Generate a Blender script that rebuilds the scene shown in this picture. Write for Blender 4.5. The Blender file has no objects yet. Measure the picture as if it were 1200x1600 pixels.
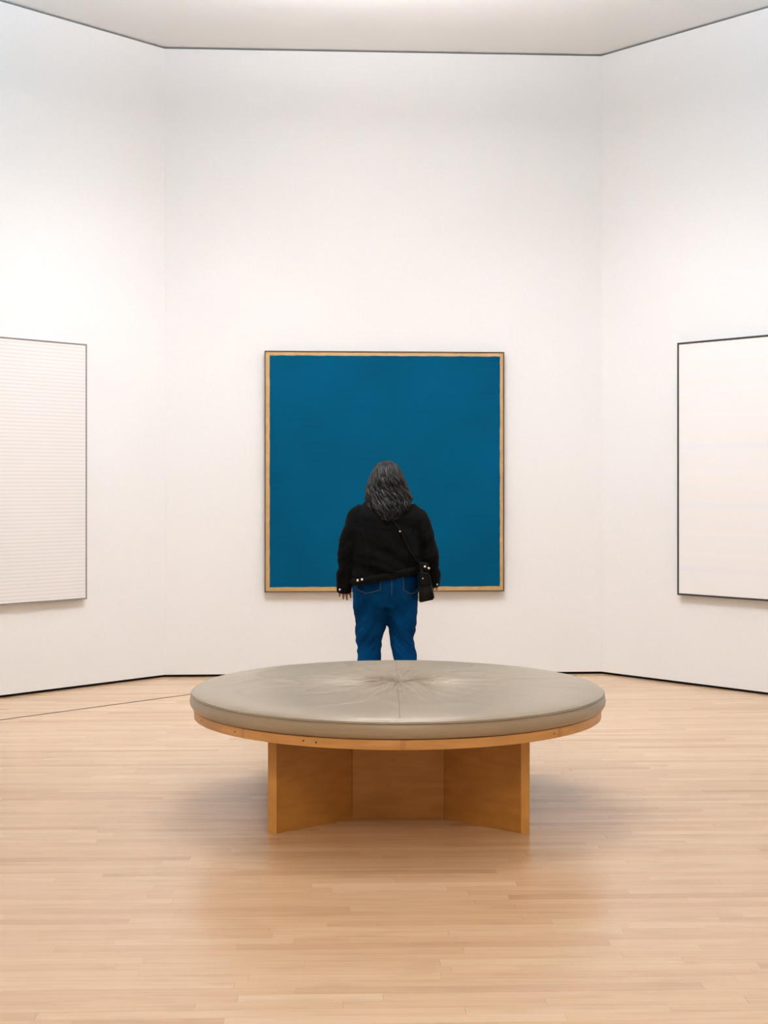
import bpy, bmesh, math, random
from mathutils import Vector, Matrix, noise
from mathutils.bvhtree import BVHTree
import numpy as np

S = bpy.context.scene
COL = S.collection
PI = math.pi

# ------------------------------------------------------------------ camera
EYE = 1.48            # camera height, metres
FPX = 2200.0          # focal length in pixels of the 1200 x 1600 frame
HZ = 758.0            # pixel row of the horizon
cd = bpy.data.cameras.new('camera')
cam = bpy.data.objects.new('camera', cd)
COL.objects.link(cam)
cam.location = (0, 0, EYE)
cam.rotation_euler = (PI / 2, 0, 0)
cd.sensor_fit = 'VERTICAL'
cd.sensor_height = 36.0
cd.lens = FPX / 1600 * 36.0
cd.shift_y = (HZ - 800) / 1600
cd.clip_start = 0.05
S.camera = cam

# ------------------------------------------------------------------ world, exposure
w = bpy.data.worlds.new('world')
S.world = w
w.use_nodes = True
w.node_tree.nodes['Background'].inputs[0].default_value = (0.9, 0.95, 1.0, 1)
w.node_tree.nodes['Background'].inputs[1].default_value = 0.05
S.view_settings.view_transform = 'Standard'
S.view_settings.look = 'None'
S.view_settings.gamma = 1
S.view_settings.use_curve_mapping = False
S.view_settings.exposure = -0.03

# ------------------------------------------------------------------ lamps
def aim(o, target):
    o.rotation_euler = (Vector(target) - o.location).to_track_quat('-Z', 'Y').to_euler()

def spot(loc, target, power, size=75, blend=0.8, r=0.05, col=(1, 0.96, 0.91)):
    d = bpy.data.lights.new('gallery_spot', 'SPOT')
    d.energy = power; d.spot_size = math.radians(size); d.spot_blend = blend
    d.shadow_soft_size = r; d.color = col
    o = bpy.data.objects.new('gallery_spot', d); COL.objects.link(o)
    o.location = loc; aim(o, target)
    return o

def area(loc, target, power, sx, sy, col=(1, 1, 1), spread=180):
    d = bpy.data.lights.new('fill_lamp', 'AREA')
    d.shape = 'RECTANGLE'; d.size = sx; d.size_y = sy; d.energy = power; d.color = col
    d.spread = math.radians(spread)
    o = bpy.data.objects.new('fill_lamp', d); COL.objects.link(o)
    o.location = loc; aim(o, target)
    return o

# power and colour of each lamp group
LAMP = {
    'back': (54, (1, 0.99, 1.0)), 'side': (114, (0.97, 1, 1.08)), 'rear': (190, (1, 0.89, 0.72)),
    'near': (176, (0.99, 0.985, 1.03)), 'edge': (40, (1.0, 0.99, 1.03)), 'rim': (11, (0.98, 1.0, 1.08)),
    'cool': (30, (0.25, 0.68, 1.0)),
}
# wall washers on the track: back wall, then left and right walls
P, C = LAMP['back']
for x in (-1.0, 0.0, 1.0):
    spot((x * 0.9, 7.5, 4.65), (x * 1.3, 10.9, 0.7), P, 76, 1.0, 0.03, C)
P, C = LAMP['side']
for sgn in (-1, 1):
    for k in (0.0, 1.0):
        spot((sgn * (0.2 + 0.6 * k), 7.9 - 1.1 * k, 4.65), (sgn * (2.3 + 0.9 * k), 10.2 - 1.0 * k, 0.8), P, 80, 1.0, 0.03, C)
# unseen fill lamp added above the camera to light the bench front
P, C = LAMP['rear']
area((0, 0.4, 4.75), (0, 0.6, 0), P, 3.0, 3.0, C)
# unseen fill lamps added under the ceiling for its bright-to-dim gradient
P, C = LAMP['near']
area((0, 8.0, 4.36), (0, 8.0, 5), P, 1.5, 0.5, C)
P, C = LAMP['edge']
area((0, 8.5, 4.53), (0, 8.5, 5), P, 1.6, 0.3, C)
P, C = LAMP['rim']
area((0, 9.0, 4.61), (0, 9.0, 5), P, 2.2, 0.2, C)
P, C = LAMP['cool']  # added unseen pair that tints the ceiling corners blue
for sgn in (-1, 1):
    area((sgn * 2.6, 7.4, 4.1), (sgn * 2.7, 7.6, 5), P, 0.6, 0.6, C)

# ------------------------------------------------------------------ helpers
def link(name, me, mats=(), parent=None, loc=None):
    o = bpy.data.objects.new(name, me)
    COL.objects.link(o)
    for m in mats:
        me.materials.append(m)
    if parent is not None:
        o.parent = parent
    if loc is not None:
        o.location = loc
    return o

def obj(name, bm, mat, parent=None, smooth=False, loc=None):
    me = bpy.data.meshes.new(name)
    bmesh.ops.recalc_face_normals(bm, faces=bm.faces)
    bm.to_mesh(me); bm.free()
    if smooth:
        for p in me.polygons:
            p.use_smooth = True
    return link(name, me, [mat] if mat else [], parent, loc)

def empty(name, loc=(0, 0, 0)):
    o = bpy.data.objects.new(name, None)
    COL.objects.link(o); o.location = loc
    o.empty_display_size = 0.1
    return o

def tag(o, label, cat, group=None):
    o['label'] = label; o['category'] = cat
    if group:
        o['group'] = group
    return o

def struct(o, label=None):
    o['kind'] = 'structure'
    if label:
        o['label'] = label
    return o

def add_prism(bm, pts, z0, z1):
    """Vertical prism over a plan polygon."""
    a = [bm.verts.new((p[0], p[1], z0)) for p in pts]
    b = [bm.verts.new((p[0], p[1], z1)) for p in pts]
    n = len(pts)
    bm.faces.new(a[::-1]); bm.faces.new(b)
    for i in range(n):
        bm.faces.new((a[i], a[(i + 1) % n], b[(i + 1) % n], b[i]))

def add_box(bm, c, s, M=None):
    vs = []
    for dx in (-.5, .5):
        for dy in (-.5, .5):
            for dz in (-.5, .5):
                v = Vector((c[0] + dx * s[0], c[1] + dy * s[1], c[2] + dz * s[2]))
                vs.append(bm.verts.new(M @ v if M else v))
    for f in ((0, 1, 3, 2), (4, 6, 7, 5), (0, 4, 5, 1), (2, 3, 7, 6), (0, 2, 6, 4), (1, 5, 7, 3)):
        bm.faces.new([vs[i] for i in f])

def add_loft(bm, rings, cap=True):
    prev = None; first = None
    for r in rings:
        cur = [bm.verts.new(p) for p in r]
        if prev:
            n = len(cur)
            for i in range(n):
                bm.faces.new((prev[i], prev[(i + 1) % n], cur[(i + 1) % n], cur[i]))
        else:
            first = cur
        prev = cur
    if cap:
        bm.faces.new(first[::-1]); bm.faces.new(prev)

def ell(cx, cy, z, rx, ryb, ryf=None, n=32, tilt=0.0, p=2.0):
    """Horizontal superellipse ring; ryb towards the camera, ryf away."""
    ryf = ryb if ryf is None else ryf
    out = []
    for i in range(n):
        a = 2 * PI * i / n
        c, s = math.cos(a), math.sin(a)
        x = math.copysign(abs(c) ** (2 / p), c) * rx
        y = math.copysign(abs(s) ** (2 / p), s) * (ryf if s > 0 else ryb)
        out.append((cx + x, cy + y, z + tilt * x))
    return out

def add_tube(bm, pts, rad, n=8, cap=True):
    pts = [Vector(p) for p in pts]
    if not hasattr(rad, '__len__'):
        rad = [rad] * len(pts)
    up = None; rings = []
    for i, p in enumerate(pts):
        d = (pts[min(i + 1, len(pts) - 1)] - pts[max(i - 1, 0)]).normalized()
        if up is None:
            up = d.orthogonal().normalized()
        up = (up - d * up.dot(d))
        up = up.normalized() if up.length > 1e-6 else d.orthogonal().normalized()
        s = d.cross(up)
        rings.append([p + (up * math.cos(2 * PI * k / n) + s * math.sin(2 * PI * k / n)) * rad[i] for k in range(n)])
    add_loft(bm, rings, cap)

def add_ball(bm, c, r, seg=16, rot=None):
    M = Matrix.Translation(c) @ (rot.to_4x4() if rot else Matrix.Identity(4)) @ Matrix.Diagonal((*r, 1))
    bmesh.ops.create_uvsphere(bm, u_segments=seg, v_segments=seg // 2 + 2, radius=1, matrix=M)

def catmull(pts, n):
    """Resample a list of equal-length tuples with a Catmull-Rom spline."""
    P = np.array(pts, float)
    P = np.vstack([2 * P[0] - P[1], P, 2 * P[-1] - P[-2]])
    m = len(pts) - 1; out = []
    for k in range(n):
        t = k / (n - 1) * m
        i = min(int(t), m - 1); u = t - i
        a, b, c, d = P[i:i + 4]
        out.append(.5 * ((2 * b) + (c - a) * u + (2 * a - 5 * b + 4 * c - d) * u * u + (3 * b - a - 3 * c + d) * u ** 3))
    return out

def fuse(bm, voxel, smooth=4):
    """Melt overlapping closed shapes into one continuous skin."""
    bmesh.ops.recalc_face_normals(bm, faces=bm.faces)
    me = bpy.data.meshes.new('tmp'); bm.to_mesh(me); bm.free()
    o = bpy.data.objects.new('tmp', me); COL.objects.link(o)
    md = o.modifiers.new('r', 'REMESH'); md.mode = 'VOXEL'; md.voxel_size = voxel
    dg = bpy.context.evaluated_depsgraph_get(); dg.update()
    out = bpy.data.meshes.new_from_object(o.evaluated_get(dg))
    bpy.data.objects.remove(o); bpy.data.meshes.remove(me)
    bm = bmesh.new(); bm.from_mesh(out); bpy.data.meshes.remove(out)
    for _ in range(smooth):
        bmesh.ops.smooth_vert(bm, verts=bm.verts, factor=0.5, use_axis_x=True, use_axis_y=True, use_axis_z=True)
    bm.normal_update()
    return bm

# ------------------------------------------------------------------ materials
def mat(name, col, rough=0.6, metal=0.0, spec=0.5):
    m = bpy.data.materials.new(name); m.use_nodes = True
    b = m.node_tree.nodes['Principled BSDF']
    b.inputs['Base Color'].default_value = (*col, 1)
    b.inputs['Roughness'].default_value = rough
    b.inputs['Metallic'].default_value = metal
    b.inputs['Specular IOR Level'].default_value = spec
    return m

def N(m, t, **kw):
    n = m.node_tree.nodes.new(t)
    for k, v in kw.items():
        if k in n.inputs:
            n.inputs[k].default_value = v
        else:
            setattr(n, k, v)
    return n

def L(m, a, b):
    m.node_tree.links.new(a, b)

def bsdf(m):
    return m.node_tree.nodes['Principled BSDF']

def coords(m, scale=(1, 1, 1), kind='Object'):
    if kind == 'World':
        g = N(m, 'ShaderNodeNewGeometry'); src = g.outputs['Position']
    else:
        g = N(m, 'ShaderNodeTexCoord'); src = g.outputs[kind]
    mp = N(m, 'ShaderNodeMapping'); mp.inputs['Scale'].default_value = scale
    L(m, src, mp.inputs['Vector'])
    return mp.outputs['Vector']

def ramp(m, fac, stops):
    r = N(m, 'ShaderNodeValToRGB')
    e = r.color_ramp.elements
    while len(e) < len(stops):
        e.new(0.5)
    for i, (p, c) in enumerate(stops):
        e[i].position = p; e[i].color = (*c, 1)
    L(m, fac, r.inputs['Fac'])
    return r.outputs['Color']

def bump(m, h, strength=0.3, dist=0.002):
    b = N(m, 'ShaderNodeBump'); b.inputs['Strength'].default_value = strength; b.inputs['Distance'].default_value = dist
    L(m, h, b.inputs['Height']); L(m, b.outputs['Normal'], bsdf(m).inputs['Normal'])

def noise_mat(name, c0, c1, scale=(1, 1, 1), ns=5.0, rough=0.6, bstr=0.2, bdist=0.002, kind='Object', detail=4, spec=0.5):
    m = mat(name, c0, rough, 0, spec)
    v = coords(m, scale, kind)
    n = N(m, 'ShaderNodeTexNoise', Scale=ns, Detail=detail)
    L(m, v, n.inputs['Vector'])
    L(m, ramp(m, n.outputs['Fac'], [(0.3, c0), (0.7, c1)]), bsdf(m).inputs['Base Color'])
    if bstr:
        bump(m, n.outputs['Fac'], bstr, bdist)
    return m

M_wall = noise_mat('painted_plaster', (0.835, 0.825, 0.815), (0.855, 0.845, 0.835), ns=60, rough=0.85, bstr=0.03, bdist=0.001, kind='World', spec=0.2)
M_ceil = noise_mat('ceiling_paint', (0.84, 0.84, 0.83), (0.86, 0.86, 0.85), ns=40, rough=0.9, bstr=0.02, bdist=0.001, kind='World', spec=0.2)
M_black = mat('black_reveal', (0.006, 0.006, 0.007), 0.8, 0, 0.2)
M_sub = mat('subfloor', (0.16, 0.10, 0.06), 0.9)

def floor_mat(name, stuff):
    m = mat(name, (0.6, 0.4, 0.25), 0.3)
    if stuff:
        t = N(m, 'ShaderNodeAttribute', attribute_name='tone'); tone = t.outputs['Fac']
    else:
        t = N(m, 'ShaderNodeObjectInfo')
        sx = N(m, 'ShaderNodeSeparateColor'); L(m, t.outputs['Color'], sx.inputs['Color']); tone = sx.outputs['Red']
    g = N(m, 'ShaderNodeNewGeometry')
    off = N(m, 'ShaderNodeVectorMath', operation='SCALE'); off.inputs[0].default_value = (37.0, 11.0, 53.0)
    L(m, tone, off.inputs['Scale'])
    add = N(m, 'ShaderNodeVectorMath', operation='ADD')
    L(m, g.outputs['Position'], add.inputs[0]); L(m, off.outputs['Vector'], add.inputs[1])
    mp = N(m, 'ShaderNodeMapping'); mp.inputs['Scale'].default_value = (1.3, 42, 42)
    L(m, add.outputs['Vector'], mp.inputs['Vector'])
    n = N(m, 'ShaderNodeTexNoise', Scale=1.6, Detail=5, Roughness=0.6); L(m, mp.outputs['Vector'], n.inputs['Vector'])
    mp2 = N(m, 'ShaderNodeMapping'); mp2.inputs['Scale'].default_value = (2.2, 7, 7)
    L(m, add.outputs['Vector'], mp2.inputs['Vector'])
    n2 = N(m, 'ShaderNodeTexNoise', Scale=1.5, Detail=3); L(m, mp2.outputs['Vector'], n2.inputs['Vector'])
    base = ramp(m, tone, [(0.0, (0.575, 0.355, 0.20)), (0.35, (0.665, 0.428, 0.248)), (0.7, (0.705, 0.472, 0.283)), (1.0, (0.74, 0.51, 0.32))])
    grain = ramp(m, n.outputs['Fac'], [(0.3, (0.86, 0.83, 0.79)), (0.55, (1, 1, 1)), (0.8, (1.05, 1.05, 1.05))])
    mx = N(m, 'ShaderNodeMix', data_type='RGBA', blend_type='MULTIPLY'); mx.inputs['Factor'].default_value = 0.6
    L(m, base, mx.inputs[6]); L(m, grain, mx.inputs[7])
    blot = ramp(m, n2.outputs['Fac'], [(0.28, (0.84, 0.80, 0.75)), (0.5, (1, 1, 1))])
    mx2 = N(m, 'ShaderNodeMix', data_type='RGBA', blend_type='MULTIPLY'); mx2.inputs['Factor'].default_value = 0.6
    L(m, mx.outputs[2], mx2.inputs[6]); L(m, blot, mx2.inputs[7])
    L(m, mx2.outputs[2], bsdf(m).inputs['Base Color'])
    bsdf(m).inputs['Roughness'].default_value = 0.26
    bsdf(m).inputs['Specular IOR Level'].default_value = 1.0
    bump(m, n.outputs['Fac'], 0.05, 0.0008)
    return m

M_plank = floor_mat('maple_strip', False)
M_plank_far = floor_mat('maple_strip_far', True)
M_inlay = mat('grey_inlay', (0.07, 0.06, 0.055), 0.7, 0, 0.1)

def wood_mat(name, c0, c1, c2, scale, rough=0.38):
    m = mat(name, c0, rough)
    v = coords(m, scale)
    n = N(m, 'ShaderNodeTexNoise', Scale=2.0, Detail=6, Roughness=0.55, Distortion=0.6); L(m, v, n.inputs['Vector'])
    n2 = N(m, 'ShaderNodeTexNoise', Scale=4.0, Detail=2); L(m, coords(m, (1, 1, 1.6)), n2.inputs['Vector'])
    a = ramp(m, n.outputs['Fac'], [(0.3, c0), (0.5, c1), (0.72, c2)])
    b = ramp(m, n2.outputs['Fac'], [(0.3, (0.8, 0.76, 0.72)), (0.55, (1, 1, 1))])
    mx = N(m, 'ShaderNodeMix', data_type='RGBA', blend_type='MULTIPLY'); mx.inputs['Factor'].default_value = 0.7
    L(m, a, mx.inputs[6]); L(m, b, mx.inputs[7]); L(m, mx.outputs[2], bsdf(m).inputs['Base Color'])
    bump(m, n.outputs['Fac'], 0.04, 0.001)
    return m

M_ply = wood_mat('maple_plywood', (0.40, 0.165, 0.024), (0.455, 0.195, 0.031), (0.50, 0.225, 0.042), (3, 3, 14))
M_rim = wood_mat('maple_rim', (0.58, 0.29, 0.085), (0.64, 0.335, 0.11), (0.70, 0.38, 0.135), (2, 2, 24))
M_strip = wood_mat('maple_joint', (0.50, 0.25, 0.08), (0.56, 0.29, 0.10), (0.6, 0.32, 0.12), (2, 2, 24))
M_plug = mat('dark_plug', (0.10, 0.035, 0.012), 0.6)

# ------------------------------------------------------------------ room shell
ZC = 4.84
CL = Vector((-1.690, 10.84)); CR = Vector((1.700, 11.03))      # back wall corners
DL = Vector((-0.976, -1.065)).normalized(); DR = Vector((1.003, -1.119)).normalized()
EL = CL + DL * 3.39; ER = CR + DR * 3.39                        # outer ends of the angled walls
SL = Vector((EL.x, -3.0)); SR = Vector((ER.x, -3.0))
T = 0.07; GAP = 0.020
plan = [SL, EL, CL, CR, ER, SR]

def inner_offset(poly, d):
    """Offset a clockwise plan polygon inwards by d."""
    out = []; n = len(poly)
    for i in range(n):
        a, b, c = poly[i - 1], poly[i], poly[(i + 1) % n]
        d1 = (b - a).normalized(); d2 = (c - b).normalized()
        n1 = Vector((d1.y, -d1.x)); n2 = Vector((d2.y, -d2.x))
        bis = (n1 + n2).normalized()
        out.append(b + bis * (d / bis.dot(n1)))
    return out

names = ['left_side', 'left', 'back', 'right', 'right_side', 'front']
outer = inner_offset(plan, -T)
recess = inner_offset(plan, -0.03)
for i, nm in enumerate(names):
    j = (i + 1) % 6
    bm = bmesh.new(); add_prism(bm, [plan[i], plan[j], outer[j], outer[i]], GAP, ZC)
    struct(obj('wall_' + nm, bm, M_wall), 'white painted gallery wall')
    bm = bmesh.new(); add_prism(bm, [recess[i], recess[j], outer[j], outer[i]], -0.03, GAP)
    struct(obj('baseboard_' + nm, bm, M_black), 'black recessed shadow gap along the foot of the wall')

# ceiling: it passes above the walls, leaving a dark slot over their tops
SLOT = 0.016
bm = bmesh.new(); add_prism(bm, outer, ZC + SLOT, ZC + SLOT + 0.08)
struct(obj('ceiling', bm, M_ceil), 'white ceiling passing over the tops of the walls')
back_in = inner_offset(plan, -T + 0.012)  # black strips set here paint the slot's shade as a dark line
for i in range(6):
    j = (i + 1) % 6
    bm = bmesh.new(); add_prism(bm, [back_in[i], back_in[j], outer[j], outer[i]], ZC, ZC + SLOT)
    struct(obj('trim_%d' % (i + 2), bm, M_black), 'black strip standing in for the shade in the slot above the wall')

# floor: subfloor slab with maple strips laid on it
YAW = math.radians(2.0)
PT = 0.018; PW = 0.057
floor = empty('floor', (0, 0, 0)); floor.rotation_euler = (0, 0, YAW)
struct(floor, 'pale maple strip floor')
bm = bmesh.new(); add_box(bm, (0.15, 4.0, -PT - 0.05), (9.6, 15.6, 0.098))
obj('subfloor', bm, M_sub, floor)

rng = random.Random(11)
lens = [0.42, 0.58, 0.76, 0.95, 1.2, 1.5]
pmesh = {}
for l in lens:
    bm = bmesh.new(); add_box(bm, (l / 2, 0, -PT / 2), (l - 0.0005, PW - 0.0003, PT))
    me = bpy.data.meshes.new('floor_plank'); bmesh.ops.recalc_face_normals(bm, faces=bm.faces); bm.to_mesh(me); bm.free()
    me.materials.append(M_plank); pmesh[l] = me
far_v, far_f, far_t = [], [], []
X0, X1 = -4.3, 4.6
ylo, yhi = -3.2, 11.5
nrow = int((yhi - ylo) / PW)
npl = 0
for r in range(nrow):
    y = ylo + (r + 0.5) * PW
    x = X0 - rng.random() * 1.2
    while x < X1:
        l = rng.choice(lens)
        tone = min(1, max(0, rng.gauss(0.55, 0.24)))
        dz = rng.uniform(-0.00012, 0.00012)
        half = 0.2725 * y + 0.12
        single = 3.72 < y < 5.75 and x < half and x + l > -half
        if single and npl < 295:
            o = bpy.data.objects.new('floor_plank', pmesh[l]); COL.objects.link(o)
            o.parent = floor; o.location = (x, y, dz); o.color = (tone, tone, tone, 1)
            npl += 1
        else:
            b = len(far_v); h = PW / 2 - 0.00015
            for xx in (x + 0.00025, x + l - 0.00025):
                for yy in (y - h, y + h):
                    for zz in (-PT, dz):
                        far_v.append((xx, yy, zz))
            for f in ((0, 1, 3, 2), (4, 6, 7, 5), (0, 4, 5, 1), (2, 3, 7, 6), (0, 2, 6, 4), (1, 5, 7, 3)):
                far_f.append([b + i for i in f])
            far_t += [tone] * 8
        x += l
me = bpy.data.meshes.new('far_planks'); me.from_pydata(far_v, [], far_f)
at = me.attributes.new('tone', 'FLOAT', 'POINT'); at.data.foreach_set('value', far_t)
bm = bmesh.new(); bm.from_mesh(me); bmesh.ops.recalc_face_normals(bm, faces=bm.faces); bm.to_mesh(me); bm.free()
o = link('far_planks', me, [M_plank_far], floor); o['kind'] = 'stuff'

# thin dark inlay line parallel to the left wall
def floor_pt(px, py):
    d = FPX * EYE / (py - HZ)
    return Vector(((px - 600) / FPX * d, d))
a = floor_pt(0, 1125); b = floor_pt(300, 1084.5)
dd = (b - a).normalized(); nn = Vector((-dd.y, dd.x))
s0 = a - dd * 1.6
s1 = b + dd * 1.05
bm = bmesh.new(); add_prism(bm, [s0 - nn * .008, s1 - nn * .008, s1 + nn * .008, s0 + nn * .008], -0.004, 0.0012)
struct(obj('trim_1', bm, M_inlay), 'thin dark line let into the floor beside the left wall')

# ------------------------------------------------------------------ paintings
def on_wall(p0, d, px):
    """Distance along a wall (p0 + s*d) met by the pixel column px."""
    k = (px - 600) / FPX
    return (k * p0.y - p0.x) / (d.x - k * d.y)

def make_painting(name, p0, d, nrm, s0, s1, z0, z1, depth, fw, M_frame, label, builder):
    """d runs to the right as seen from the room; nrm points into the room."""
    c = p0 + d * ((s0 + s1) / 2)
    root = empty(name, (c.x, c.y, (z0 + z1) / 2))
    root.rotation_euler = (0, 0, math.atan2(d.y, d.x))
    W = s1 - s0; Hh = z1 - z0
    tag(root, label, 'painting')
    # local axes: x right, -y into the room, z up; the canvas edge is hung 4 mm off the wall
    for (cx, cz, sx, sz) in ((0, Hh / 2 - fw / 2, W, fw), (0, -Hh / 2 + fw / 2, W, fw)):
        bm = bmesh.new(); add_box(bm, (cx, -depth / 2 - 0.002, cz), (sx, depth, sz))
        bmesh.ops.bevel(bm, geom=bm.edges[:], offset=0.001, segments=1, affect='EDGES')
        obj('frame_strip', bm, M_frame, root)
    for sg in (-1, 1):
        bm = bmesh.new(); add_box(bm, (sg * (W / 2 - fw / 2), -depth / 2 - 0.002, 0), (fw, depth, Hh - 2 * fw - 0.0004))
        bmesh.ops.bevel(bm, geom=bm.edges[:], offset=0.001, segments=1, affect='EDGES')
        obj('frame_strip', bm, M_frame, root)
    builder(root, W - 2 * fw - 0.002, Hh - 2 * fw - 0.002, depth)
    return root

M_gold = noise_mat('gold_border', (0.48, 0.30, 0.12), (0.57, 0.37, 0.16), (6, 6, 6), 3, 0.45, 0.1, 0.001)
bsdf(M_gold).inputs['Metallic'].default_value = 0.25
M_blue = mat('blue_paint', (0.0, 0.1, 0.25), 0.8, 0, 0.05)
v = coords(M_blue, (1, 1, 1))
n1 = N(M_blue, 'ShaderNodeTexNoise', Scale=1.8, Detail=3); L(M_blue, v, n1.inputs['Vector'])
v2 = coords(M_blue, (1.5, 1.5, 60))
n2 = N(M_blue, 'ShaderNodeTexNoise', Scale=2.0, Detail=4); L(M_blue, v2, n2.inputs['Vector'])
ca = ramp(M_blue, n1.outputs['Fac'], [(0.3, (0.0, 0.064, 0.138)), (0.5, (0.0, 0.071, 0.148)), (0.7, (0.0, 0.077, 0.168))])
cb = ramp(M_blue, n2.outputs['Fac'], [(0.3, (0.9, 0.92, 0.94)), (0.55, (1, 1, 1)), (0.8, (1.06, 1.05, 1.04))])
mx = N(M_blue, 'ShaderNodeMix', data_type='RGBA', blend_type='MULTIPLY'); mx.inputs['Factor'].default_value = 0.8
L(M_blue, ca, mx.inputs[6]); L(M_blue, cb, mx.inputs[7]); L(M_blue, mx.outputs[2], bsdf(M_blue).inputs['Base Color'])
bump(M_blue, n2.outputs['Fac'], 0.12, 0.001)

def blue_canvas(root, W, Hh, depth):
    bm = bmesh.new(); add_box(bm, (0, -(depth - 0.006) / 2 - 0.002, 0), (W, depth - 0.006, Hh))
    cv = obj('canvas', bm, M_gold, root); cv['label'] = 'bare gold border round the blue field'
    bx0, bx1, bz0, bz1 = -W / 2 + 0.030, W / 2 - 0.024, -Hh / 2 + 0.031, Hh / 2 - 0.026
    r = random.Random(4); n = 40; ring = []
    for k in range(n): ring.append((bx0 + (bx1 - bx0) * k / n, bz0))
    for k in range(n): ring.append((bx1, bz0 + (bz1 - bz0) * k / n))
    for k in range(n): ring.append((bx1 - (bx1 - bx0) * k / n, bz1))
    for k in range(n): ring.append((bx0, bz1 - (bz1 - bz0) * k / n))
    ring = [(x + r.uniform(-.0016, .0016), z + r.uniform(-.0016, .0016)) for x, z in ring]
    bm = bmesh.new()
    add_loft(bm, [[(x, -(depth - 0.0045), z) for x, z in ring], [(x, -(depth - 0.0025), z) for x, z in ring]])
    f = obj('painted_field', bm, M_blue, root); f['label'] = 'matte deep blue field'

def canvas_mat(name, cols, zs, ns, bscale):
    m = mat(name, cols[0], 0.85, 0, 0.2)
    v = coords(m, (0.15, 0.15, zs))
    n = N(m, 'ShaderNodeTexNoise', Scale=ns, Detail=3, Roughness=0.6); L(m, v, n.inputs['Vector'])
    k = len(cols) - 1
    L(m, ramp(m, n.outputs['Fac'], [(0.3 + 0.4 * i / k, c) for i, c in enumerate(cols)]), bsdf(m).inputs['Base Color'])
    return m

M_cream = mat('cream_canvas', (0.8, 0.77, 0.73), 0.85, 0, 0.2)
v = coords(M_cream, (0.6, 0.6, 44.0))
wv = N(M_cream, 'ShaderNodeTexWave', wave_type='BANDS', bands_direction='Z', Scale=0.27, Distortion=0.35, Detail=1.0)
L(M_cream, v, wv.inputs['Vector'])
L(M_cream, ramp(M_cream, wv.outputs['Fac'], [(0.0, (0.73, 0.70, 0.675)), (0.4, (0.80, 0.775, 0.75)), (1.0, (0.83, 0.80, 0.775))]), bsdf(M_cream).inputs['Base Color'])
M_pale = canvas_mat('pale_canvas', [(0.80, 0.80, 0.83), (0.84, 0.83, 0.83), (0.86, 0.825, 0.80), (0.85, 0.85, 0.86)], 9, 1.0, 0)

def plain_canvas(m):
    def f(root, W, Hh, depth):
        bm = bmesh.new(); add_box(bm, (0, -(depth - 0.004) / 2 - 0.002, 0), (W, depth - 0.004, Hh))
        obj('canvas', bm, m, root)
    return f

M_brown = mat('brown_frame', (0.10, 0.055, 0.03), 0.5)
M_grey = mat('grey_frame', (0.26, 0.24, 0.22), 0.45, 0.3)
M_blackframe = mat('black_frame', (0.03, 0.028, 0.027), 0.4)

dB = (CR - CL).normalized(); nB = Vector((dB.y, -dB.x))
s0 = on_wall(CL, dB, 413.7); s1 = on_wall(CL, dB, 786.3)
dm = (CL + dB * (s0 + s1) / 2).y
make_painting('blue_painting', CL, dB, nB, s0, s1, EYE + (HZ - 924.0) * dm / FPX, EYE + (HZ - 550.0) * dm / FPX, 0.055, 0.008, M_brown,
              'large square blue painting with a gold border and thin brown frame behind the visitor', blue_canvas)
# left wall runs from its far corner towards the camera; its right end as seen is the corner
dLw = -DL
sA = on_wall(CL, DL, 129.5)
dA = (CL + DL * sA).y
z1 = EYE + (HZ - 538.5) * dA / FPX; z0 = EYE + (HZ - 935.5) * dA / FPX
make_painting('pale_painting', CL, dLw, None, -(sA + (z1 - z0)), -sA, z0, z1, 0.05, 0.009, M_grey,
              'cream square painting with fine horizontal lines and thin grey frame', plain_canvas(M_cream))
sA = on_wall(CR, DR, 1064.5)
dA = (CR + DR * sA).y
z1 = EYE + (HZ - 536.5) * dA / FPX; z0 = EYE + (HZ - 929.0) * dA / FPX
make_painting('pale_painting', CR, DR, None, sA, sA + (z1 - z0), z0, z1, 0.05, 0.013, M_blackframe,
              'near-white square painting with faint pastel bands and thin black frame', plain_canvas(M_pale))

# ------------------------------------------------------------------ round bench
BX, BY, BR = 0.063, 6.60, 0.957
Z_RB, Z_RT, Z_SEAM = 0.416, 0.456, 0.523
bench = tag(empty('round_bench', (BX, BY, 0)), 'round bench with taupe leather cushion on a maple plywood base', 'bench')

M_leather = mat('taupe_leather', (0.40, 0.345, 0.26), 0.36, 0, 0.45)
v = coords(M_leather)
n1 = N(M_leather, 'ShaderNodeTexNoise', Scale=2.5, Detail=3); L(M_leather, v, n1.inputs['Vector'])
L(M_leather, ramp(M_leather, n1.outputs['Fac'], [(0.3, (0.355, 0.285, 0.20)), (0.7, (0.40, 0.325, 0.235))]), bsdf(M_leather).inputs['Base Color'])
n2 = N(M_leather, 'ShaderNodeTexNoise', Scale=260, Detail=2); L(M_leather, v, n2.inputs['Vector'])
bump(M_leather, n2.outputs['Fac'], 0.05, 0.001)
M_seam = mat('seam_thread', (0.24, 0.2, 0.145), 0.7)

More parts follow.
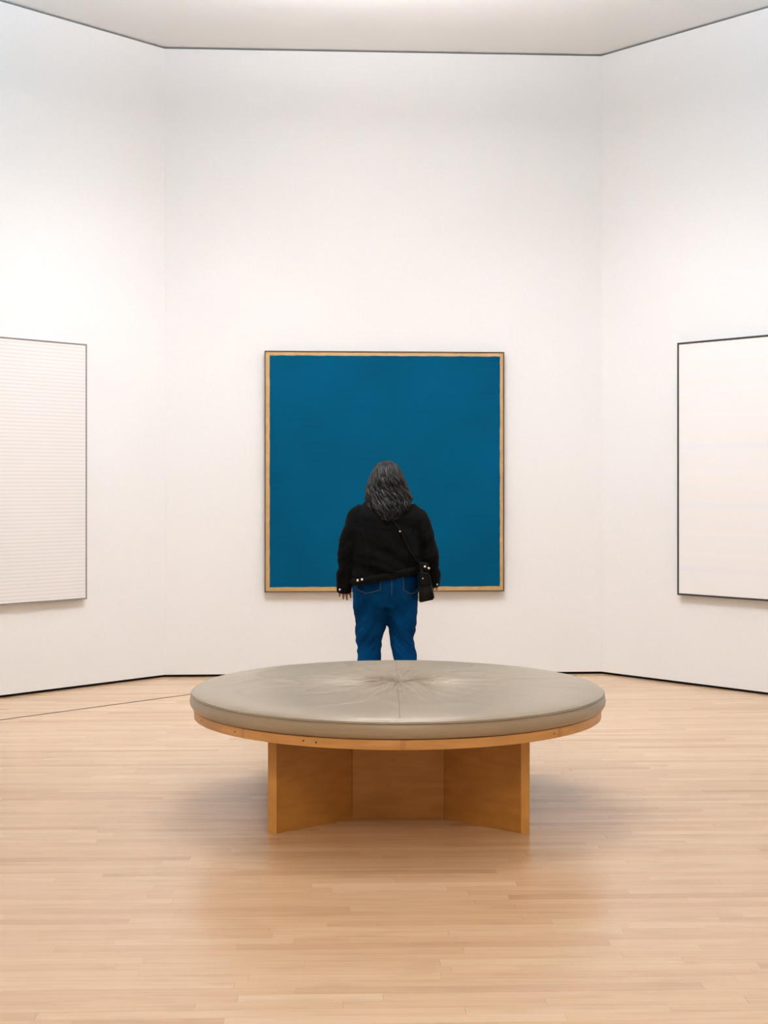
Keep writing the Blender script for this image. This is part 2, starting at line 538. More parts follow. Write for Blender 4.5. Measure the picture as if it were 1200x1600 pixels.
def top_z(r, th):
    """Height of the cushion's top surface."""
    q = r / BR
    z = Z_SEAM + 0.036 * (1 - q ** 14) ** 0.5 * (1 - 0.12 * q)
    z -= 0.009 * math.exp(-(r / 0.07) ** 2)
    x, y = math.cos(th), math.sin(th)
    wr = noise.noise((x * 6.0 + 3, y * 6.0, r * 2.2)) + 0.6 * noise.noise((x * 13.0, y * 13.0 + 7, r * 3.0))
    ridge = max(0.0, 1 - abs(wr) * 2.6) ** 1.6
    fall = math.exp(-r / 0.30) * min(1, r / 0.12) * (1 - q)
    z += 0.024 * fall * ridge
    # shallow strain folds over the whole top and little puckers along the seam
    wr2 = noise.noise((x * 2.2 + 9, y * 2.2, r * 2.5))
    z += 0.007 * max(0, 1 - abs(wr2) * 8) * (1 - q) * q * 3
    z += 0.0022 * noise.noise((r * x * 4, r * y * 7, 2.0)) * (1 - q ** 6)
    z += 0.0016 * noise.noise((x * 9, y * 9, 5.0)) * math.exp(-((q - 0.965) / 0.03) ** 2)
    return z

NT = 480
bm = bmesh.new()
prof = [(BR - 0.03, Z_RT), (BR - 0.006, Z_RT + 0.004), (BR + 0.005, Z_RT + 0.02), (BR + 0.008, Z_RT + 0.036), (BR + 0.004, Z_RT + 0.054), (BR - 0.002, Z_SEAM - 0.003), (BR - 0.006, Z_SEAM + 0.001), (BR - 0.001, Z_SEAM + 0.006)]
tops = [0.998, 0.992, 0.984, 0.974, 0.96, 0.94, 0.915, 0.88] + [0.855 - 0.0125 * i for i in range(66)] + [0.032, 0.023, 0.014]
rings = []
for r_, z_ in prof:
    rings.append([(r_ * math.cos(2 * PI * i / NT), r_ * math.sin(2 * PI * i / NT), z_ + (0.0012 * noise.noise((math.cos(2 * PI * i / NT) * 6, math.sin(2 * PI * i / NT) * 6, z_ * 30)))) for i in range(NT)])
for q in tops:
    r_ = q * BR
    rings.append([(r_ * math.cos(2 * PI * i / NT), r_ * math.sin(2 * PI * i / NT), max(top_z(r_, 2 * PI * i / NT), Z_SEAM + 0.006)) for i in range(NT)])
add_loft(bm, rings)
cushion = obj('cushion', bm, M_leather, bench, True)
bm = bmesh.new()
ringp = [(math.cos(2 * PI * i / NT), math.sin(2 * PI * i / NT)) for i in range(NT)]
tv = []
for (c, s) in ringp:
    row = []
    for k in range(6):
        a = 2 * PI * k / 6
        rr = BR + 0.0005 + 0.0030 * math.cos(a); row.append(bm.verts.new((c * rr, s * rr, Z_SEAM + 0.0005 + 0.0030 * math.sin(a))))
    tv.append(row)
for i in range(NT):
    for k in range(6):
        bm.faces.new((tv[i][k], tv[(i + 1) % NT][k], tv[(i + 1) % NT][(k + 1) % 6], tv[i][(k + 1) % 6]))
obj('piping', bm, M_leather, cushion, True)
for th in (-PI / 2, PI / 2):
    bm = bmesh.new()
    pts = [(q * BR * math.cos(th), q * BR * math.sin(th), top_z(q * BR, th) + 0.0001) for q in [0.02 + 0.0195 * i for i in range(50)]]
    add_tube(bm, pts, 0.0011, 5)
    obj('seam', bm, M_seam, cushion, True)

# seat board and the eight-piece bent rim with joint strips and screw plugs
bm = bmesh.new(); add_loft(bm, [ell(0, 0, Z_RB + 0.006, BR - 0.045, BR - 0.045, n=128), ell(0, 0, Z_RT, BR - 0.045, BR - 0.045, n=128)])
obj('seat_board', bm, M_ply, bench)
RO, RI = BR - 0.012, BR - 0.044
JA = math.radians(0.62)
def arc_piece(a0, a1, n, ro, z0, z1):
    bm = bmesh.new()
    pts = [(ro * math.cos(a0 + (a1 - a0) * i / n), ro * math.sin(a0 + (a1 - a0) * i / n)) for i in range(n + 1)]
    pts += [(RI * math.cos(a1 - (a1 - a0) * i / n), RI * math.sin(a1 - (a1 - a0) * i / n)) for i in range(n + 1)]
    add_prism(bm, pts, z0, z1)
    return bm
for k in range(8):
    a0 = -PI / 2 + math.radians(0.9) + k * PI / 4
    obj('rim_segment', arc_piece(a0 + JA + 0.0006, a0 + PI / 4 - JA - 0.0006, 24, RO, Z_RB, Z_RT - 0.0005), M_rim, bench)
    obj('rim_joint', arc_piece(a0 - JA, a0 + JA, 2, RO + 0.0003, Z_RB + 0.0003, Z_RT - 0.0008), M_strip, bench)
def rim_angle(px):
    """Angle on the front of the rim whose point falls on pixel column px."""
    best = min((abs((BX + RO * math.cos(a)) / (BY + RO * math.sin(a)) * FPX + 600 - px), a) for a in [(-PI + PI * i / 1800) for i in range(1801)])
    return best[1]
for (px, dz) in ((315, 0.0), (367, 0.0), (474, 0.002), (494, -0.001), (866, 0.0)):
    a = rim_angle(px)
    bm = bmesh.new()
    c = Vector((RO * math.cos(a), RO * math.sin(a), (Z_RB + Z_RT) / 2 + dz)); d = Vector((math.cos(a), math.sin(a), 0))
    add_tube(bm, [c - d * 0.006, c + d * 0.0008], 0.0042, 10)
    obj('screw_plug', bm, M_plug, bench)

# base: two sheets folded like brackets, back to back
A = (-0.204, -0.362); B = (-0.520, -0.617); C = (-0.556, -0.611); D = (-0.211, -0.332)
def sgn(p, sx, sy): return (p[0] * sx, p[1] * sy)
def panel(pts, z1=Z_RB + 0.006, m=M_ply):
    bm = bmesh.new(); add_prism(bm, pts, 0.0, z1)
    bmesh.ops.bevel(bm, geom=bm.edges[:], offset=0.0012, segments=1, affect='EDGES')
    return obj('base_panel', bm, m, bench)
M_end = wood_mat('maple_end', (0.56, 0.27, 0.06), (0.62, 0.31, 0.075), (0.66, 0.35, 0.09), (8, 8, 3))
for sy in (1, -1):
    for sx in (1, -1):
        panel([sgn(p, sx, sy) for p in (A, B, C, D)])
        bm = bmesh.new()
        e0, e1 = sgn((B[0] + 0.0006, B[1] - 0.0016), sx, sy), sgn((C[0] - 0.0006, C[1] - 0.0016), sx, sy)
        e2, e3 = sgn((C[0] - 0.0006, C[1] + 0.0014), sx, sy), sgn((B[0] + 0.0006, B[1] + 0.0004), sx, sy)
        add_prism(bm, [e0, e1, e2, e3], 0.0, Z_RB - 0.0005)
        obj('edge_band', bm, M_end, bench)
    panel([sgn(p, 1, sy) for p in ((-0.2035, -0.362), (0.2035, -0.362), (0.2035, -0.338), (-0.2035, -0.338))])
for sx in (1, -1):
    panel([sgn(p, sx, 1) for p in ((-0.2035, -0.337), (-0.179, -0.337), (-0.179, 0.337), (-0.2035, 0.337))])

# ------------------------------------------------------------------ visitor
PD = 9.0; K = FPX / PD
def wx(px): return (px - 600) / K
def wz(py): return EYE - (py - HZ) / K

M_skin = noise_mat('skin', (0.24, 0.085, 0.05), (0.28, 0.105, 0.062), ns=30, rough=0.5, bstr=0.05, bdist=0.001)
M_jacket = noise_mat('black_denim', (0.0022, 0.0022, 0.0024), (0.0045, 0.0043, 0.0045), ns=90, rough=0.9, bstr=0.4, bdist=0.001, spec=0.08)
M_band = noise_mat('black_denim_band', (0.003, 0.003, 0.0032), (0.006, 0.0057, 0.006), ns=90, rough=0.9, bstr=0.4, bdist=0.001, spec=0.1)
M_jeans = noise_mat('blue_denim', (0.0003, 0.024, 0.085), (0.001, 0.056, 0.19), ns=9, rough=0.9, bstr=0.15, bdist=0.001, spec=0.04, detail=6)
M_jpocket = noise_mat('blue_denim_pocket', (0.0003, 0.024, 0.085), (0.001, 0.054, 0.18), ns=12, rough=0.9, bstr=0.15, bdist=0.001, spec=0.04, detail=6)
M_stitch = mat('tan_stitch', (0.085, 0.095, 0.09), 0.85)
M_stud = mat('pale_stud', (0.75, 0.72, 0.68), 0.25, 0.9)
M_gstud = mat('gold_stud', (0.75, 0.5, 0.16), 0.3, 1.0)
M_bag = noise_mat('dark_leather', (0.0035, 0.0032, 0.0024), (0.007, 0.0064, 0.0048), ns=40, rough=0.6, bstr=0.2, bdist=0.001, spec=0.15)
M_hair = noise_mat('dark_hair', (0.003, 0.0025, 0.0022), (0.008, 0.006, 0.005), (3, 3, 0.6), 14, 0.55, 0.3, 0.002, spec=0.2)
M_shoe = mat('black_shoe', (0.012, 0.012, 0.013), 0.6)
M_sole = mat('white_sole', (0.55, 0.53, 0.5), 0.7)
M_eye = mat('eye_white', (0.7, 0.68, 0.65), 0.2)
M_iris = mat('iris', (0.03, 0.015, 0.008), 0.2)
M_lip = mat('lips', (0.33, 0.09, 0.075), 0.4)

HX, HY = wx(604.5), 9.035              # head axis
HZc = wz(720) - 0.128                  # head centre height

# arms: wrist end points and hands
armL = [(566, 800, 9.0, .058), (558, 815, 8.995, .055), (547, 842, 8.985, .048), (541.5, 870, 8.985, .042), (538.5, 890, 9.0, .031), (537.8, 899, 9.015, .027)]
armR = [(645, 800, 9.0, .058), (653, 815, 8.995, .055), (665, 842, 8.985, .048), (671, 870, 8.985, .042), (674, 882, 9.0, .031), (675.3, 890.5, 9.015, .027)]

def add_hand(bm, wrist, side):
    """Relaxed hand hanging from the wrist; side -1 left, 1 right."""
    w_ = Vector(wrist)
    # palm: flattened loft, knuckle row 8 cm below the wrist
    rings = []
    for t, hw, hd in ((0.0, .026, .020), (.02, .030, .019), (.05, .039, .017), (.075, .040, .014), (.088, .034, .010)):
        rings.append(ell(w_.x, w_.y + .012 * t / .08, w_.z - t, hw, hd, n=20, p=2.6))
    add_loft(bm, rings)
    lengths = [.050, .070, .077, .062]                # little .. index from the outside in
    for k in range(4):
        x = w_.x + side * (0.027 - 0.0185 * k)
        L_ = lengths[k]; base = Vector((x, w_.y + .010, w_.z - .074))
        fan = side * (0.004 - 0.005 * k)
        curl = 0.30 + 0.05 * k
        p = [base, base + Vector((fan * .35, .004, -.018)), base + Vector((fan * .7, .010, -.018 - L_ * .38)),
             base + Vector((fan, .010 + L_ * curl * .5, -.018 - L_ * .70)), base + Vector((fan, .010 + L_ * curl * .95, -.018 - L_ * .92))]
        add_tube(bm, p, [.0088, .0086, .0082, .0074, .0058], 10)
        add_ball(bm, p[-1], (.0059, .0059, .0062), 10)
    # thumb leaves the inner side near the wrist and points forward and down
    b0 = Vector((w_.x - side * .022, w_.y + .006, w_.z - .026))
    p = [b0, b0 + Vector((-side * .014, .012, -.018)), b0 + Vector((-side * .018, .020, -.042)), b0 + Vector((-side * .014, .027, -.064))]
    add_tube(bm, p, [.0125, .0112, .0092, .0070], 10)
    add_ball(bm, p[-1], (.0072, .0072, .0075), 10)

bm = bmesh.new()
# trunk and neck
add_loft(bm, [ell(wx(c), 9.0 + yo, z, rx, rb, rf, 32) for c, yo, z, rx, rb, rf in (
    (602, .0, .71, .11, .06, .06), (602, .0, .80, .175, .115, .10), (602, .0, .92, .18, .125, .12), (602, .0, 1.04, .18, .12, .125),
    (602, .0, 1.16, .185, .12, .125), (603, .0, 1.27, .175, .105, .10), (603.5, .005, 1.335, .13, .075, .07), (604, .01, 1.37, .075, .06, .055))])
add_tube(bm, [(wx(604), 9.005, 1.32), (wx(604), 9.015, 1.39), (wx(604.3), 9.03, 1.47)], [.062, .054, .056], 20)
# arms
for ar, sd in ((armL, -1), (armR, 1)):
    pts = catmull([(wx(a), y, wz(b), r) for a, b, y, r in ar], 24)
    add_tube(bm, [p[:3] for p in pts], [p[3] for p in pts], 16)
    add_hand(bm, pts[-1][:3], sd)
# legs and feet
legs = {
    -1: [(578, 905, 9.0, .09), (577, 935, 8.995, .085), (578.3, 972, 8.995, .072), (576.7, 1003, 8.995, .056), (577, 1034, 8.985, .060), (576, 1070, 8.975, .055), (575, 1100, 8.985, .040), (575, 1111, 8.99, .038)],
    1: [(627, 905, 9.0, .09), (629, 935, 8.995, .083), (627, 972, 8.995, .070), (628.5, 996, 8.995, .056), (632, 1026, 8.985, .060), (634, 1070, 8.975, .055), (635, 1100, 8.985, .040), (635, 1111, 8.99, .038)]}
for sd, lg in legs.items():
    pts = catmull([(wx(a), y, wz(b), r) for a, b, y, r in lg], 30)
    add_tube(bm, [p[:3] for p in pts], [p[3] for p in pts], 20)
    fx = wx(lg[-1][0])
    add_loft(bm, [[(fx + (x - 0) + sd * .02 * t, 8.95 + t * .165, .030 + zz) for x, zz in [(w2 * math.cos(2 * PI * k / 16), h2 * math.sin(2 * PI * k / 16) + h2) for k in range(16)]]
                  for t, w2, h2 in ((0, .022, .018), (.12, .032, .03), (.4, .034, .034), (.7, .042, .022), (.92, .038, .015), (1.02, .02, .009))])
# head
tiltR = Matrix.Rotation(math.radians(9), 3, 'X')
def hp(x, y, z): return Vector((HX, HY, HZc)) + tiltR @ Vector((x, y, z))
add_ball(bm, hp(0, -.012, .022), (.074, .094, .092), 28, tiltR)
add_ball(bm, hp(0, .030, -.040), (.056, .058, .075), 24, tiltR)
add_ball(bm, hp(0, .058, -.095), (.026, .022, .020), 16, tiltR)           # chin
add_ball(bm, hp(0, .078, .012), (.046, .012, .010), 16, tiltR)            # brow
add_tube(bm, [hp(0, .080, .004), hp(0, .094, -.018), hp(0, .102, -.036)], [.008, .011, .014], 12)
for sx in (-1, 1):
    add_ball(bm, hp(sx * .009, .092, -.040), (.008, .008, .007), 10)
    add_ball(bm, hp(sx * .040, .058, -.040), (.022, .024, .022), 14)      # cheeks
    add_ball(bm, hp(sx * .077, -.008, -.018), (.010, .020, .031), 14, tiltR)
    add_ball(bm, hp(sx * .078, -.004, -.044), (.008, .010, .011), 10)
add_ball(bm, hp(0, .084, -.062), (.020, .010, .011), 14)                  # mouth mound
bm = fuse(bm, 0.0042, 3)
person = obj('person', bm, M_skin, None, True)
tag(person, 'person with long dark wavy hair in a black jacket and blue jeans', 'person')
for sx in (-1, 1):
    bm = bmesh.new(); add_ball(bm, hp(sx * .030, .069, -.006), (.012, .012, .0085), 16, tiltR); e = obj('eye', bm, M_eye, person, True)
    bm = bmesh.new(); add_ball(bm, hp(sx * .030, .0775, -.006), (.0058, .0045, .0058), 12, tiltR); obj('iris', bm, M_iris, e, True)
bm = bmesh.new()
add_ball(bm, hp(0, .0925, -.058), (.021, .0045, .0042), 16, tiltR); add_ball(bm, hp(0, .0915, -.0655), (.018, .005, .005), 16, tiltR)
bm = fuse(bm, 0.0015, 1)
obj('lips', bm, M_lip, person, True)

# --- jeans
bm = bmesh.new()
add_loft(bm, [ell(wx(c), 9.0 + yo, wz(py), rx, rb, rf, 40, p=2.2) for c, yo, py, rx, rb, rf in (
    (603, .0, 948, .13, .10, .10), (602.5, .0, 936, .195, .145, .125), (602.6, .0, 922, .216, .160, .135), (602.6, .0, 908, .216, .162, .14), (602, .0, 893, .205, .148, .14), (602, .0, 878, .19, .135, .135))])
jl = {
    -1: [(579, 915, 8.995, .105), (577.5, 935, 8.99, .110), (578.0, 955, 8.995, .104), (578.5, 972, 8.995, .0995), (577.0, 1003, 8.995, .085), (577.3, 1034, 8.985, .0785), (576, 1070, 8.978, .078), (575, 1108, 8.985, .080)],
    1: [(625, 915, 8.995, .105), (628.5, 935, 8.99, .105), (628, 955, 8.995, .100), (627.3, 972, 8.995, .095), (628.6, 996, 8.995, .0795), (631.5, 1020, 8.985, .078), (633.3, 1034, 8.983, .0765), (634.5, 1070, 8.978, .077), (635, 1108, 8.985, .079)]}
for sd, lg in jl.items():
    pts = catmull([(wx(a), y, wz(b), r) for a, b, y, r in lg], 40)
    add_tube(bm, [p[:3] for p in pts], [p[3] for p in pts], 28)
bm = fuse(bm, 0.008, 3)
for v_ in bm.verts:
    p = v_.co; n_ = v_.normal
    leg = 1 if p.x > wx(603) else -1
    q = Vector((p.x * 5 + leg * 3, p.y * 4, p.z * 15 + leg * p.x * 16))
    a_ = noise.noise(q) + .5 * noise.noise(q * 2.1)
    amp = 0.0105 if p.z < .76 else 0.004
    knee = math.exp(-((p.z - .50) / .13) ** 2)
    v_.co = p + n_ * (amp * (0.55 + knee) * a_ - 0.001)
bm.normal_update()
bvh_j = BVHTree.FromBMesh(bm)
jeans = obj('jeans', bm, M_jeans, person, True)

def back_hit(bvh, x, z, off=0.0015):
    h = bvh.ray_cast(Vector((x, 8.0, z)), Vector((0, 1, 0)))
    return None if h[0] is None else Vector((x, h[0].y - off, z))

def draped(bvh, x0, x1, z_top, bottom, off=0.0025, nx=14, nz=14, tilt=0.0):
    """Patch lying on the back of a garment; bottom(u) gives its lower edge."""
    bm = bmesh.new(); g = []
    for i in range(nx + 1):
        u = i / nx; x = x0 + (x1 - x0) * u; col = []
        zb = bottom(u)
        for j in range(nz + 1):
            z = z_top + tilt * (u - .5) + (zb - z_top - tilt * (u - .5)) * j / nz
            h = back_hit(bvh, x, z, off)
            col.append(bm.verts.new(h if h else (x, 8.86, z)))
        g.append(col)
    for i in range(nx):
        for j in range(nz):
            bm.faces.new((g[i][j], g[i + 1][j], g[i + 1][j + 1], g[i][j + 1]))
    return bm

def stitch(bvh, pts, parent, m=None, r=0.0017, name='stitching', off=0.004):
    bm = bmesh.new(); out = []
    for (a, b) in zip(pts, pts[1:]):
        for k in range(8):
            t = k / 8; x = wx(a[0] + (b[0] - a[0]) * t); z = wz(a[1] + (b[1] - a[1]) * t)
            h = back_hit(bvh, x, z, off)
            if h: out.append(h)
    h = back_hit(bvh, wx(pts[-1][0]), wz(pts[-1][1]), off)
    if h: out.append(h)
    add_tube(bm, out, r, 6)
    return obj(name, bm, m or M_stitch, parent, True)

pz = lambda u, tip, side: wz(tip - abs(u - .45) * side)
def pocket(x0, x1, top, tip, side):
    bm = draped(bvh_j, wx(x0), wx(x1), wz(top), lambda u: pz(u, tip, side))
    r = bmesh.ops.solidify(bm, geom=bm.faces[:], thickness=-0.002)
    return obj('back_pocket', bm, M_jpocket, jeans, True)
pocket(558, 594, 898, 924.5, 12); pocket(630, 651.5, 898, 925.5, 10)
stitch(bvh_j, [(557.8, 905), (557.8, 918.5), (573, 924.7), (594.3, 918.8), (594.6, 898)], jeans)
stitch(bvh_j, [(629.7, 897), (630.2, 919.5), (641, 925.5), (648, 924.5), (652, 919)], jeans)
stitch(bvh_j, [(611.8, 897), (611.8, 927)], jeans, off=0.001)

# --- jacket
bm = bmesh.new()
add_loft(bm, [ell(wx(c), 9.0 + yo, z, rx, rb, rf, 48, tl, 2.25) for c, yo, z, rx, rb, rf, tl in (
    (601.6, .0, wz(901), .212, .170, .16, .19), (603.5, .0, wz(890), .224, .178, .17, .17), (605.2, .0, wz(870), .232, .180, .175, .09), (603.6, .0, wz(850), .221, .176, .17, .04),
    (603.5, .0, wz(828), .218, .165, .16, .0), (603.5, .0, wz(806), .205, .150, .14, .0), (604, .003, wz(795), .180, .130, .12, .0), (604.5, .006, wz(787), .158, .112, .10, .0),
    (604.5, .012, wz(780), .122, .092, .085, .0), (604.5, .014, wz(773), .072, .072, .07, .0))])
jaL = [(573, 799, 9.0, .072), (560, 812, 8.998, .078), (553.5, 826, 8.992, .073), (547.0, 845, 8.985, .0645), (542.0, 870, 8.985, .0585), (538.4, 900, 9.01, .0525), (537.5, 922, 9.03, .0465)]
jaR = [(636, 799, 9.0, .072), (650, 812, 8.998, .078), (658, 826, 8.992, .073), (665.5, 845, 8.985, .0645), (671, 870, 8.985, .0580), (674.7, 893, 9.01, .0510), (675.6, 913, 9.03, .0455)]
for ar in (jaL, jaR):
    pts = catmull([(wx(a), y, wz(b), r) for a, b, y, r in ar], 36)
    add_tube(bm, [p[:3] for p in pts], [p[3] for p in pts], 24)
bm = fuse(bm, 0.008, 4)
for v_ in bm.verts:
    p = v_.co; n_ = v_.normal
    arm = abs(p.x - wx(603)) > .21
    q = Vector((p.x * 4 - 2, p.y * 3, p.z * 13 + p.x * (6 if not arm else -10)))
    a_ = noise.noise(q) + .5 * noise.noise(q * 2.3)
    low = math.exp(-((p.z - .97) / .09) ** 2)
    v_.co = p + n_ * ((0.007 + 0.008 * low + (0.003 if arm else 0)) * a_)
bm.normal_update()
bvh_c = BVHTree.FromBMesh(bm)
jacket = obj('jacket', bm, M_jacket, person, True)
# hem band, tilted as the jacket hangs
def hem_ring(py, grow):
    return ell(wx(602.2), 9.0, wz(py), .2165 + grow, .174 + grow, .165 + grow, 64, .19, 2.25)
bm = bmesh.new(); add_loft(bm, [hem_ring(904.5, 0), hem_ring(904, .003), hem_ring(898, .0055), hem_ring(893.5, .005), hem_ring(892.5, 0)])
obj('hem_band', bm, M_band, jacket, True)
# cuffs
for ar in (jaL, jaR):
    (ax, ay, yy, r), (bx, by, y2, r2) = ar[-2], ar[-1]
    p0 = Vector((wx(ax), yy, wz(ay))); p1 = Vector((wx(bx), y2, wz(by))); d = (p1 - p0).normalized()
    bm = bmesh.new(); add_tube(bm, [p1 - d * .048, p1 - d * .047, p1 - d * .02, p1 + d * .013, p1 + d * .0145], [r2 + .0005, r2 + .0045, r2 + .003, r2 + .001, r2 - .003], 28)
    obj('cuff', bm, M_band, jacket, True)
# collar
bm = bmesh.new()
add_loft(bm, [ell(wx(604.5), 9.012, z, r, r, n=40) for z, r in ((1.376, .094), (1.40, .090), (1.425, .084), (1.427, .076), (1.40, .07), (1.376, .07))])
obj('collar', bm, M_band, jacket, True)
# yoke and back panel seams
stitch(bvh_c, [(556, 818), (580, 823), (604, 825), (630, 823), (652, 817)], jacket, M_band, .0022, 'seam', .001)
stitch(bvh_c, [(567, 824), (572, 850), (576, 892)], jacket, M_band, .0022, 'seam', .001)
stitch(bvh_c, [(642, 823), (637, 850), (634, 880)], jacket, M_band, .0022, 'seam', .001)
# studs on side tabs and cuffs
def stud(px, py, r=.0085, y=None, m=None):
    x, z = wx(px), wz(py)
    h = back_hit(bvh_c, x, z, .0) if y is None else Vector((x, y, z))
    if h is None: h = Vector((x, 8.9, z))
    bm = bmesh.new(); add_ball(bm, h + Vector((0, -.006, 0)), (r, .006, r), 14)
    return obj('button', bm, m or M_stud, jacket, True)
stud(559.6, 904.4, .0085, 8.862); stud(566.4, 903, .0085, 8.845)
bm = bmesh.new()
add_loft(bm, [ell(wx(659.5), 8.925, wz(py), rx, ry, ry, 24, -.12, 3.0) for py, rx, ry in ((899, .030, .012), (897.5, .040, .022), (889, .046, .027), (880, .044, .026), (877, .034, .018))])
obj('side_tab', bm, M_band, jacket, True)
stud(663, 884, .0085, 8.897); stud(669, 886.6, .0080, 8.903)
stud(531.2, 921, .0075, 8.992); stud(682.4, 912.7, .0075, 8.996)

# --- shoes
for sd in (-1, 1):
    fx = wx(jl[sd][-1][0]) + sd * .004
    bm = bmesh.new()
    add_loft(bm, [[(fx + sd * .022 * t + w2 * math.cos(2 * PI * k / 20), 8.915 + t * .25, .020 + h2 * (1 + math.sin(2 * PI * k / 20))) for k in range(20)]
                  for t, w2, h2 in ((0, .02, .022), (.05, .034, .036), (.25, .041, .045), (.45, .043, .040), (.7, .050, .028), (.92, .044, .022), (1.0, .02, .012))])
    bm = fuse(bm, 0.006, 2)
    sh = obj('shoe', bm, M_shoe, person, True)
    bm = bmesh.new()
    outl = [(fx + sd * .022 * t + sgn_ * w2, 8.912 + t * .258) for sgn_, seq in ((-1, ((0, .02), (.08, .036), (.3, .043), (.5, .045), (.72, .052), (.92, .046), (1, .022))), (1, ((1, .022), (.92, .046), (.72, .052), (.5, .045), (.3, .043), (.08, .036), (0, .02)))) for t, w2 in seq]
    add_prism(bm, outl, 0.0, .026)
    obj('sole', bm, M_sole, sh)

# --- hair: a full body of hair with wavy locks over it
secs = [  # pixel row, centre, half width (px), back depth, front depth (m from the axis)
    (719.5, 604.5, 3, .012, .010), (721.5, 604.5, 9, .036, .030), (726, 604.5, 15.5, .066, .050), (733, 604.5, 20, .090, .064), (741, 604.5, 22.8, .110, .070), (752, 604.3, 26.5, .124, .066),
    (765, 605, 29.5, .136, .058), (778, 607.5, 33, .155, .040), (790, 608.5, 32.5, .180, .010), (801, 608.5, 27, .196, -.04), (811, 607.5, 18.5, .206, -.09), (817, 606, 8, .205, -.13)]
def hair_sec(py):
    py = max(719.5, min(817, py))
    for a_, b_ in zip(secs, secs[1:]):
        if py <= b_[0]:
            t = (py - a_[0]) / (b_[0] - a_[0])
            return [a_[k] + (b_[k] - a_[k]) * t for k in range(5)]
    return list(secs[-1])
def hair_pt(py, phi, s=1.0):
    """phi 0 is the back, +-90 degrees the sides, beyond that towards the face."""
    _, c, rw, rb, rf = hair_sec(py)
    cy = (rf - rb) / 2; ry = (rb + rf) / 2
    return Vector((wx(c) + s * rw / K * math.sin(phi), HY + cy - s * ry * math.cos(phi), wz(py)))
bm = bmesh.new()
add_loft(bm, [[hair_pt(py, 2 * PI * k / 40, .95) for k in range(40)] for py in np.linspace(720.0, 812, 44)])
bm = fuse(bm, 0.007, 2)
# open the hair over the face: push the front back behind the forehead
for v_ in bm.verts:
    lim = HY + .052 - min(.10, max(0, (wz(733) - v_.co.z)) * 1.1)
    if wz(782) < v_.co.z < wz(724) and v_.co.y > lim:
        v_.co.y = lim
bm.normal_update()
for v_ in bm.verts:
    p = v_.co
    v_.co = p + v_.normal * (.004 * noise.noise(Vector((p.x * 40 + math.sin(p.z * 60), p.y * 40, p.z * 7))))
hair = obj('hair', bm, M_hair, person, True)
hair['label'] = 'long dark wavy hair'
rng = random.Random(5)
hm = []
for (c0, c1) in (((.003, .0024, .0022), (.009, .007, .006)), ((.012, .0075, .005), (.040, .026, .016)), ((.014, .013, .013), (.055, .050, .048))):
    m_ = noise_mat('hair_lock', c0, c1, (3, 3, .6), 16, 0.42, 0.3, 0.002, spec=0.2); hm.append(m_)
bms = [bmesh.new() for _ in hm]
NL = 330
for k in range(NL):
    phi = rng.gauss(0, 1.0) if k % 3 else rng.uniform(-1.75, 1.75)
    phi = max(-1.8, min(1.8, phi))
    py0 = 720.2 + rng.random() ** 2 * 34
    end = 817.5 - abs(phi) * rng.uniform(10, 18) - rng.random() * 22
    if end - py0 < 22: continue
    n_ = 30; ph = rng.uniform(0, 2 * PI); freq = rng.uniform(.20, .34); am = rng.uniform(.005, .013)
    s_ = rng.uniform(.95, 1.03); pts = []; rr = []
    phi_e = phi * rng.uniform(.75, 1.05)
    r0 = rng.uniform(.0032, .0068)
    for i in range(n_):
        t = i / (n_ - 1); py = py0 + (end - py0) * t
        grow = min(1, max(0, (py - 734) / 22))
        f = phi + (phi_e - phi) * t
        p = hair_pt(py, f, s_ + .07 * grow * math.sin(ph))
        tang = Vector((math.cos(f), math.sin(f), 0)); out = Vector((math.sin(f), -math.cos(f), 0))
        wob = am * (.25 + .75 * grow)
        p += tang * wob * math.sin(py * freq + ph) + out * wob * .6 * math.cos(py * freq + ph)
        if py < 740 and p.y > HY + .05: p.y = HY + .05
        pts.append(p); rr.append(r0 * (min(1, .35 + t * 5) if t < .5 else 1 - .75 * ((t - .5) / .5) ** 2))
    which = 1 if (abs(phi) > .8 and rng.random() < .45) else (2 if rng.random() < .2 else 0)
    add_tube(bms[which], pts, rr, 5)
# a flick of hair turned out over the left shoulder and one along the right
for (sx, n_) in ((-1, 9), (1, 9)):
    for k in range(n_):
        pts = []; ph = rng.uniform(0, 6)
        for i in range(16):
            t = i / 15; py = 750 + 30 * t + rng.uniform(-.3, .3)
            out_px = (576.5 - 6.5 * t ** 1.5 if sx < 0 else 632.5 + 14 * t ** 1.4) + math.sin(t * 9 + ph) * 1.2 - sx * k * .5
            pts.append((wx(out_px), HY - .03 - .055 * t - .004 * k, wz(py)))
        add_tube(bms[1 if k % 2 else 0], pts, [.0042 * (1 - .7 * (i / 15) ** 2) for i in range(16)], 5)
for b_, m_ in zip(bms, hm):
    o = obj('hair_locks', b_, m_, hair, True); o['kind'] = 'stuff'

# --- crossbody bag
bag = tag(empty('shoulder_bag', (wx(666), 8.92, wz(938))), 'small dark leather shoulder bag hanging at the hip on a thin diagonal strap', 'bag')
ob = Vector(bag.location)
def bagp(px, py, y): return Vector((wx(px), y, wz(py))) - ob
bm = bmesh.new()
yb0, yb1 = 8.835, 8.955
lo = [bagp(653.2, 938.8, yb0), bagp(677.6, 933.6, yb0), bagp(678.5, 932.5, yb1), bagp(657, 938, yb1)]
hi = [bagp(652.8, 891.5, yb0 + .03), bagp(669.5, 895, yb0 + .03), bagp(670.5, 894.5, yb1 - .02), bagp(656, 891.5, yb1 - .02)]
mid = [(a * .5 + b * .5) + Vector((0, -.006 if i < 2 else .006, 0)) for i, (a, b) in enumerate(zip(lo, hi))]
add_loft(bm, [lo, mid, hi])
bmesh.ops.bevel(bm, geom=bm.edges[:], offset=0.008, segments=3, affect='EDGES')
obj('pouch', bm, M_bag, bag, True)
bm = bmesh.new()
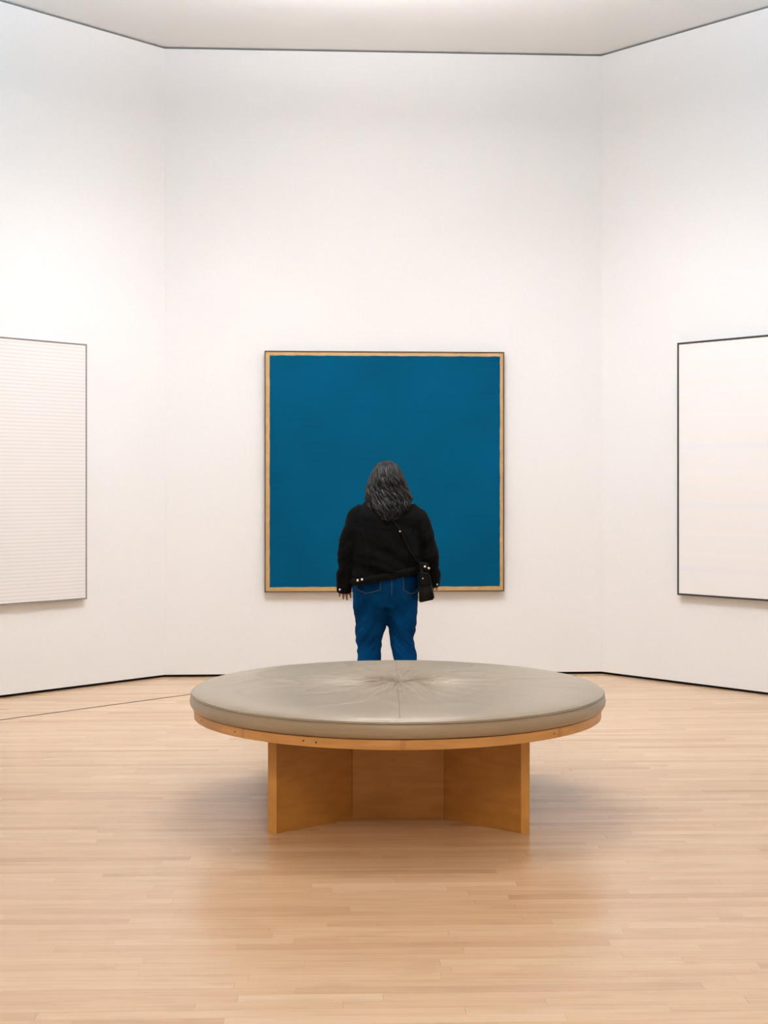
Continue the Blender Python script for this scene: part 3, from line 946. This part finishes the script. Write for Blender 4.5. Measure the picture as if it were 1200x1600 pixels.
f = lambda u, v: (hi[0] * (1 - u) + hi[1] * u) * (1 - v) + (mid[0] * (1 - u) + mid[1] * u) * v + Vector((0, -.005, 0))
g = [[bm.verts.new(f(.04 + .92 * i / 8, .02 + (.78 + .15 * math.sin(PI * i / 8)) * j / 8) ) for j in range(9)] for i in range(9)]
for i in range(8):
    for j in range(8):
        bm.faces.new((g[i][j], g[i + 1][j], g[i + 1][j + 1], g[i][j + 1]))
bmesh.ops.solidify(bm, geom=bm.faces[:], thickness=0.004)
obj('flap', bm, M_bag, bag, True)
bm = bmesh.new(); add_ball(bm, bagp(659.5, 901.4, yb0 + .012), (.0055, .004, .0055), 12); obj('stud', bm, M_gstud, bag, True)
# strap: over the back from hip to shoulder, round the neck side and down the front
back = [(659, 893), (655, 882), (648, 871), (641, 861), (633, 845), (625, 829), (617, 817), (606, 803), (594, 790)]
pts = []
for px, py in back:
    h = back_hit(bvh_c, wx(px), wz(py), .004)
    pts.append(h if h else Vector((wx(px), 8.86, wz(py))))
pts[0] = Vector((wx(659), yb0 + .04, wz(893.5)))
for px, py in ((587, 783), (592, 790), (606, 815), (625, 845), (642, 868), (652, 882)):
    h = bvh_c.ray_cast(Vector((wx(px), 10.0, wz(py))), Vector((0, -1, 0)))
    if py == 783:
        t_ = bvh_c.ray_cast(Vector((wx(586), 9.0, 2.0)), Vector((0, 0, -1)))
        pts.append(t_[0] + Vector((0, 0, .004)))
    elif h[0]: pts.append(h[0] + Vector((0, .004, 0)))
pts.append(Vector((wx(668.5), yb1 - .02, wz(893.5))))
pp = [Vector(p) for p in catmull([tuple(p) for p in pts], 110)]
def near(p):
    q, nrm, _, dist = bvh_c.find_nearest(p)
    if q is not None and dist < .03:
        if (p - q).dot(nrm) < .004: return q + nrm * .004
    return p
pp = [near(p) - ob for p in pp]
bm = bmesh.new(); add_tube(bm, pp, .0048, 8)
obj('strap', bm, M_bag, bag, True)
h = back_hit(bvh_c, wx(624.5), wz(829), .010)
bm = bmesh.new(); add_ball(bm, h - ob, (.0065, .005, .0065), 12); obj('stud', bm, M_gstud, bag, True)
